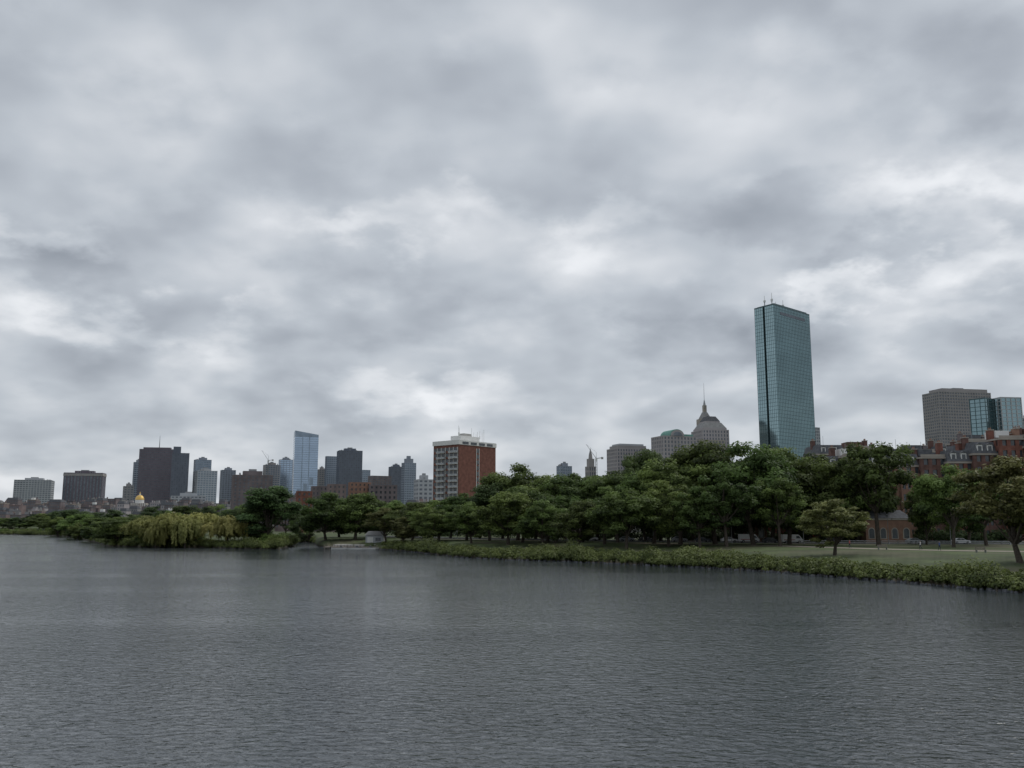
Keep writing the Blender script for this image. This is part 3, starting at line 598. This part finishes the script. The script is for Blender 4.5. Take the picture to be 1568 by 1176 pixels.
# ---------------------------------------------------------------- vehicles
def vehicle(name,px,Y,paint,kind='car',rot=0):
    mb=MB()
    if kind=='car':
        pr=[(-2.2,.35),(2.2,.35),(2.25,.75),(1.95,.95),(1.0,1.02),(.35,1.48),(-1.1,1.5),(-1.9,1.02),(-2.2,.95)]; mb.extr(pr,-.85,.85,paint)
        for y in(-.87,.86): mb.extr([(.85,1.03),(.30,1.40),(-.25,1.42),(-.25,1.03)],y,y+.01,DGLASS); mb.extr([(-.33,1.03),(-.33,1.42),(-1.05,1.42),(-1.6,1.03)],y,y+.01,DGLASS)
        mb.quad((1.03,-.7,1.05),(1.03,.7,1.05),(.42,.68,1.47),(.42,-.68,1.47),DGLASS); ax=(-1.35,1.35); r=.33
    else:
        pr=[(-2.7,.4),(2.7,.4),(2.75,1.0),(2.4,1.25),(1.75,2.15),(1.5,2.3),(-2.65,2.35)]; mb.extr(pr,-.98,.98,paint)
        for y in(-1.0,.99): mb.extr([(2.1,1.3),(1.65,1.95),(.9,1.95),(.9,1.3)],y,y+.01,DGLASS); mb.extr([(-2.4,.85),(.6,.85),(.6,1.0),(-2.4,1.0)],y,y+.01,RED)
        mb.quad((2.46,-.8,1.28),(2.46,.8,1.28),(1.84,.78,2.12),(1.84,-.78,2.12),DGLASS); ax=(-1.7,1.75); r=.38
    for x in ax:
        for y in(-.93,.73):
            n=12; pr=[(x+r*cos(2*pi*q/n),r+r*sin(2*pi*q/n)) for q in range(n)]; mb.extr(pr,y if kind=='car' else y*1.1,(y+.2) if kind=='car' else y*1.1+.2,BLACK)
            pr=[(x+r*.55*cos(2*pi*q/n),r+r*.55*sin(2*pi*q/n)) for q in range(n)]
            if y<0: mb.extr(pr,y*1.1-.03,y*1.1-.005,STEEL)
    mb.obj(name,(gx(px,Y),Y,3.035),rot)
def ry(px): return float(np.interp(gx(px,245),rX,rY))
vehicle("van",1212,ry(1212)-2.8,CARW,'van'); vehicle("van",1146,ry(1146)-2.8,CARW,'van')
vehicle("car",1116,ry(1116)-2.8,CARW); vehicle("car",1470,ry(1470)-2.8,CARW); vehicle("car",1180,ry(1180)-2.8,CARD)
for p,m in((960,CARS),(990,CARD),(905,CARW),(1040,CARS),(1075,CARD),(845,CARD),(1275,CARD),(1400,CARS)): vehicle("car",p,ry(p)-2.8 if p>1000 else float(np.interp(gx(p,275),rX,rY))-2.8,m,rot=atan2(-.25,1) if p<1000 else 0)
for p in (700,800,900,1000,1120,1230,1360,1455,1545):
    Yl=float(np.interp(gx(p,260),rX,rY))-8; mb=MB(); mb.cone(0,0,0,.5,.22,.18,STEEL,8); mb.cone(0,0,.5,8,.10,.06,STEEL,8); mb.tube((0,0,7.9),(0,2,8.4),.05,.04,STEEL,5); mb.box(-.15,.15,1.7,2.5,8.32,8.5,PALE); mb.obj("street_lamp",(gx(p,Yl),Yl,3))
# ---------------------------------------------------------------- dock, boats, boathouse
Yk=308; X0=gx(540,Yk); mb=MB(); mb.box(-9,9,-3,3,.45,.75,WOOD)
for k in range(9): 
    for y in(-2.8,2.8): mb.cone(-8.6+k*2.15,y,-1.5,1.3,.16,.15,WOOD,7)
for k in range(30): mb.box(-9+k*.6+.02,-9+k*.6+.57,-3.05,3.05,.755,.79,WOOD)
mb.box(-7,9.5,3.01,12,.3,1.3,CONC); mb.obj("dock",(X0,Yk,0))
mb=MB(); W=6.0; mb.box(0,W,0,5,0,3,PALE); mb.prism([(-.4,-.4),(W+.4,-.4),(W+.4,5.4),(-.4,5.4)],3.01,4.4,STONEG,top=[(.6,2.3),(W-.6,2.3),(W-.6,2.7),(.6,2.7)])
mb.box(.6,2.6,-.05,-.01,0,2.4,WHITE); mb.box(3.4,5.2,-.05,-.01,1,2.2,DGLASS); mb.obj("boathouse",(gx(560,318),318,1.3),0)
for p,rr in((520,.2),(545,-.1),(565,.1)):
    mb=MB(); L=2.6
    mb.prism([(-L,-.6),(.8*L,-.75),(L*1.1,0),(.8*L,.75),(-L,.6)],-.1,.5,WHITE,top=[(-L,-.85),(.8*L,-.95),(L*1.35,0),(.8*L,.95),(-L,.85)])
    mb.box(-L+.3,L*.6,-.6,.6,.505,.55,WOOD); mb.prism([(.2,-.6),(1.2,-.5),(1.2,.5),(.2,.6)],.55,1.1,DGLASS,top=[(.2,-.5),(.7,-.4),(.7,.4),(.2,.5)]); mb.box(-L-.3,-L,-.2,.2,.1,.9,BLACK)
    mb.obj("motorboat",(gx(p,302),302,0),rr)
for p,t,Y in((411,691,1800),(913,688,1300)):
    X,Z=pos(p,t+14,Y); mb=MB(); h=Z-2; 
    for sx_ in(-1,1):
        for sy in(-1,1): mb.tube((sx_,sy,0),(sx_,sy,h),.3,.3,STEEL,4)
    for z in np.arange(0,h-3,4): mb.tube((-1,-1,z),(1,-1,z+4),.15,.15,STEEL,4)
    mb.box(-1.5,1.5,-1.5,1.5,h-3,h,WHITE); mb.tube((0,0,h),(-14,0,h+20),.4,.25,STEEL,4); mb.tube((0,0,h),(8,0,h+1),.5,.5,STEEL,4); mb.box(7,10,-1,1,h-1,h+2,CONC); mb.tube((0,0,h+9),(-14,0,h+20),.12,.12,STEEL,3); mb.tube((0,0,h),(0,0,h+9),.3,.2,STEEL,4)
    mb.obj("tower_crane",(X,Y,2))
# ---------------------------------------------------------------- pedestrians
def person(px,Y,cl,rot):
    J=[((0,0,.95),.15),((0,0,1.2),.14),((0,0,1.42),.15),((0,0,1.52),.06),((0,0,1.62),.095),((0,0.01,1.72),.085),
       ((.1,0,.9),.09),((.14,.12,.5),.065),((.14,.02,.08),.045),((.14,.2,.03),.04),((-.1,0,.9),.09),((-.13,-.05,.5),.065),((-.13,-.28,.12),.045),((-.13,-.12,.03),.04),
       ((.2,0,1.4),.055),((.27,-.08,1.13),.045),((.27,.08,.9),.035),((-.2,0,1.4),.055),((-.27,.06,1.13),.045),((-.27,.2,.93),.035)]
    E=[(0,1),(1,2),(2,3),(3,4),(4,5),(0,6),(6,7),(7,8),(8,9),(0,10),(10,11),(11,12),(12,13),(2,14),(14,15),(15,16),(2,17),(17,18),(18,19)]
    me=bpy.data.meshes.new("pedestrian"); me.from_pydata([j[0] for j in J],E,[]); o=bpy.data.objects.new("pedestrian",me); scene.collection.objects.link(o)
    o.modifiers.new("skin",'SKIN'); sv=me.skin_vertices[0].data
    for i,j in enumerate(J): sv[i].radius=(j[1],j[1]*.8)
    sv[0].use_root=True; s=o.modifiers.new("sub",'SUBSURF'); s.levels=1; s.render_levels=1
    m=bpy.data.materials.new("clothing"); m.use_nodes=True; nt=m.node_tree; b=nt.nodes["Principled BSDF"]; tc=nn(nt,"ShaderNodeTexCoord"); sp=nn(nt,"ShaderNodeSeparateXYZ"); nt.links.new(tc.outputs["Object"],sp.inputs[0])
    cr=nn(nt,"ShaderNodeValToRGB"); cr.color_ramp.interpolation='CONSTANT'; mr=nn(nt,"ShaderNodeMath",operation='DIVIDE'); mr.inputs[1].default_value=1.8; nt.links.new(sp.outputs[2],mr.inputs[0]); nt.links.new(mr.outputs[0],cr.inputs[0])
    el=cr.color_ramp.elements; el[0].position=0;el[0].color=(.03,.035,.05,1); el[1].position=.53; el[1].color=(*cl,1)
    for q,c in((.83,(.35,.22,.16,1)),(.93,(.03,.02,.015,1))): x=el.new(q); x.color=c
    nt.links.new(cr.outputs[0],b.inputs["Base Color"]); b.inputs["Roughness"].default_value=.9; me.materials.append(m)
    o.location=(gx(px,Y),Y,3.03); o.rotation_euler=(0,0,rot)
person(1408,184,(.5,.5,.5),pi/2); person(1437,180,(.06,.1,.25),-pi/2); person(1300,198,(.35,.08,.07),pi/2); person(985,250,(.4,.4,.42),pi/2)
for p,Y in((1350,186),(1500,166),(1060,236)):
    mb=MB()
    for x in(-.8,.8): mb.box(x-.05,x+.05,-.25,.3,0,.42,STEEL); mb.box(x-.05,x+.05,.25,.32,.42,.95,STEEL)
    for k in range(4): mb.box(-.95,.95,-.25+k*.13,-.15+k*.13,.425,.46,WOOD)
    for k in range(3): mb.box(-.95,.95,.2,.245,.55+k*.14,.65+k*.14,WOOD)
    mb.obj("park_bench",(gx(p,Y),Y,3.02),0)
# ---------------------------------------------------------------- overcast sky
w=bpy.data.worlds.new("World"); scene.world=w; w.use_nodes=True; nt=w.node_tree; bg=nt.nodes["Background"]; bg.inputs[1].default_value=0.1
SUN_EL=radians(48); SUN_AZ=radians(55)
sky=nn(nt,"ShaderNodeTexSky",sky_type='NISHITA'); sky.sun_disc=False; sky.sun_elevation=SUN_EL; sky.sun_rotation=SUN_AZ
tc=nn(nt,"ShaderNodeTexCoord"); sp=nn(nt,"ShaderNodeSeparateXYZ"); nt.links.new(tc.outputs["Generated"],sp.inputs[0])
zc=mth('ADD',mth('MAXIMUM',sp.outputs[2],0.0),0.36)
cb=nn(nt,"ShaderNodeCombineXYZ"); nt.links.new(mth('DIVIDE',sp.outputs[0],zc),cb.inputs[0]); nt.links.new(mth('DIVIDE',sp.outputs[1],zc),cb.inputs[1])
def cn(scale,det,rough,dist,off,k=1.0):
    mp=nn(nt,"ShaderNodeMapping"); mp.inputs["Location"].default_value=off; mp.inputs["Scale"].default_value=(k,k,k); nt.links.new(cb.outputs[0],mp.inputs[0])
    n=nn(nt,"ShaderNodeTexNoise"); n.inputs["Scale"].default_value=scale; n.inputs["Detail"].default_value=det; n.inputs["Roughness"].default_value=rough; n.inputs["Distortion"].default_value=dist
    nt.links.new(mp.outputs[0],n.inputs["Vector"]); return n
n_mid=cn(4.0,6,.50,.0,(7,2,0)); n_up=cn(4.0,3,.45,.0,(7,2,0),.965); n_warp=cn(5.0,5,.56,.0,(5,5,0))
az=mth('ARCTAN2',sp.outputs[0],sp.outputs[1]); el=mth('ARCSINE',sp.outputs[2])
ws=nn(nt,"ShaderNodeSeparateXYZ"); nt.links.new(n_warp.outputs["Color"],ws.inputs[0])
azw=mth('ADD',az,mth('MULTIPLY',mth('SUBTRACT',ws.outputs[0],.5),.30)); elw=mth('ADD',el,mth('MULTIPLY',mth('SUBTRACT',ws.outputs[1],.5),.20))
cv=nn(nt,"ShaderNodeCombineXYZ"); nt.links.new(azw,cv.inputs[0]); nt.links.new(elw,cv.inputs[1])
blobs=[(540,368,100,34,.34),(70,365,90,26,.22),(150,500,180,30,.28),(880,390,80,64,.20),(970,335,180,30,.22),(1290,440,120,30,.30),(1400,305,220,32,.30),(1550,400,90,38,.30),(640,612,150,26,.22),(885,485,120,30,.14),(700,312,110,28,.20),(120,30,300,70,.14),(1230,75,90,60,.20),(600,40,300,50,.10),(1480,490,140,24,.12),
 (1520,130,160,80,-.30),(80,415,90,28,-.22),(1170,325,170,38,-.28),(1100,515,140,60,-.32),(480,270,320,50,-.16),(200,180,320,90,-.10),(600,480,300,44,-.18),(1430,570,220,60,-.10),(1530,310,70,32,-.28),(250,600,320,44,-.12),(1330,390,110,26,-.22),(850,230,250,60,-.10)]
acc=None
for px_,py_,rx,ry_,amp in blobs:
    X,Z=pos(px_,py_,1000.); a=atan2(X,1000.); e=atan2(Z-EYE,math.hypot(X,1000.))
    s=nn(nt,"ShaderNodeVectorMath",operation='SUBTRACT'); nt.links.new(cv.outputs[0],s.inputs[0]); s.inputs[1].default_value=(a,e,0)
    m=nn(nt,"ShaderNodeVectorMath",operation='MULTIPLY'); nt.links.new(s.outputs[0],m.inputs[0]); m.inputs[1].default_value=(F/rx/1.35,F/ry_/1.35,0)
    l=nn(nt,"ShaderNodeVectorMath",operation='LENGTH'); nt.links.new(m.outputs[0],l.inputs[0])
    r=nn(nt,"ShaderNodeMapRange",interpolation_type='SMOOTHSTEP'); r.inputs[1].default_value=0; r.inputs[2].default_value=1.1; r.inputs[3].default_value=amp; r.inputs[4].default_value=0; nt.links.new(l.outputs["Value"],r.inputs[0])
    acc=r.outputs[0] if acc is None else mth('ADD',acc,r.outputs[0])
def mr_(x,a,b,c,d,sm=True):
    r=nn(nt,"ShaderNodeMapRange"); r.interpolation_type='SMOOTHSTEP' if sm else 'LINEAR'
    for i,q in enumerate((a,b,c,d)): r.inputs[i+1].default_value=q
    nt.links.new(x,r.inputs[0]); return r.outputs[0]
# dense cloud is darker; the upper, sun-facing edge of every billow is brighter than its underside
v=mth('ADD',acc,mr_(n_mid.outputs[0],.38,.62,.17,-.15)); v=mth('ADD',v,mth('MULTIPLY',mth('SUBTRACT',n_mid.outputs[0],n_up.outputs[0]),1.5))
v=mth('ADD',v,0.52)
cr=nn(nt,"ShaderNodeValToRGB"); nt.links.new(v,cr.inputs[0]); E=cr.color_ramp.elements
E[0].position=0.0; E[0].color=(.31,.34,.385,1); E[1].position=1.0; E[1].color=(.87,.89,.92,1)
for p,c in((.3,(.42,.455,.505)),(.5,(.515,.555,.605)),(.72,(.66,.69,.73))): x=E.new(p); x.color=(*c,1)
sc=nn(nt,"ShaderNodeVectorMath",operation='SCALE'); nt.links.new(cr.outputs[0],sc.inputs[0]); sc.inputs["Scale"].default_value=10.0
mx=nn(nt,"ShaderNodeMix",data_type='RGBA'); mx.inputs[0].default_value=.95; nt.links.new(sky.outputs[0],mx.inputs[6]); nt.links.new(sc.outputs[0],mx.inputs[7]); nt.links.new(mx.outputs[2],bg.inputs[0])
w.cycles.sampling_method='MANUAL'; w.cycles.sample_map_resolution=512
sl=bpy.data.lights.new("sun",'SUN'); sl.energy=1.2; sl.angle=radians(20); sl.color=(1,.96,.9); so=bpy.data.objects.new("sun",sl); scene.collection.objects.link(so)
from mathutils import Vector
d=Vector((sin(SUN_AZ)*cos(SUN_EL),cos(SUN_AZ)*cos(SUN_EL),sin(SUN_EL))); so.rotation_euler=d.to_track_quat('Z','Y').to_euler()
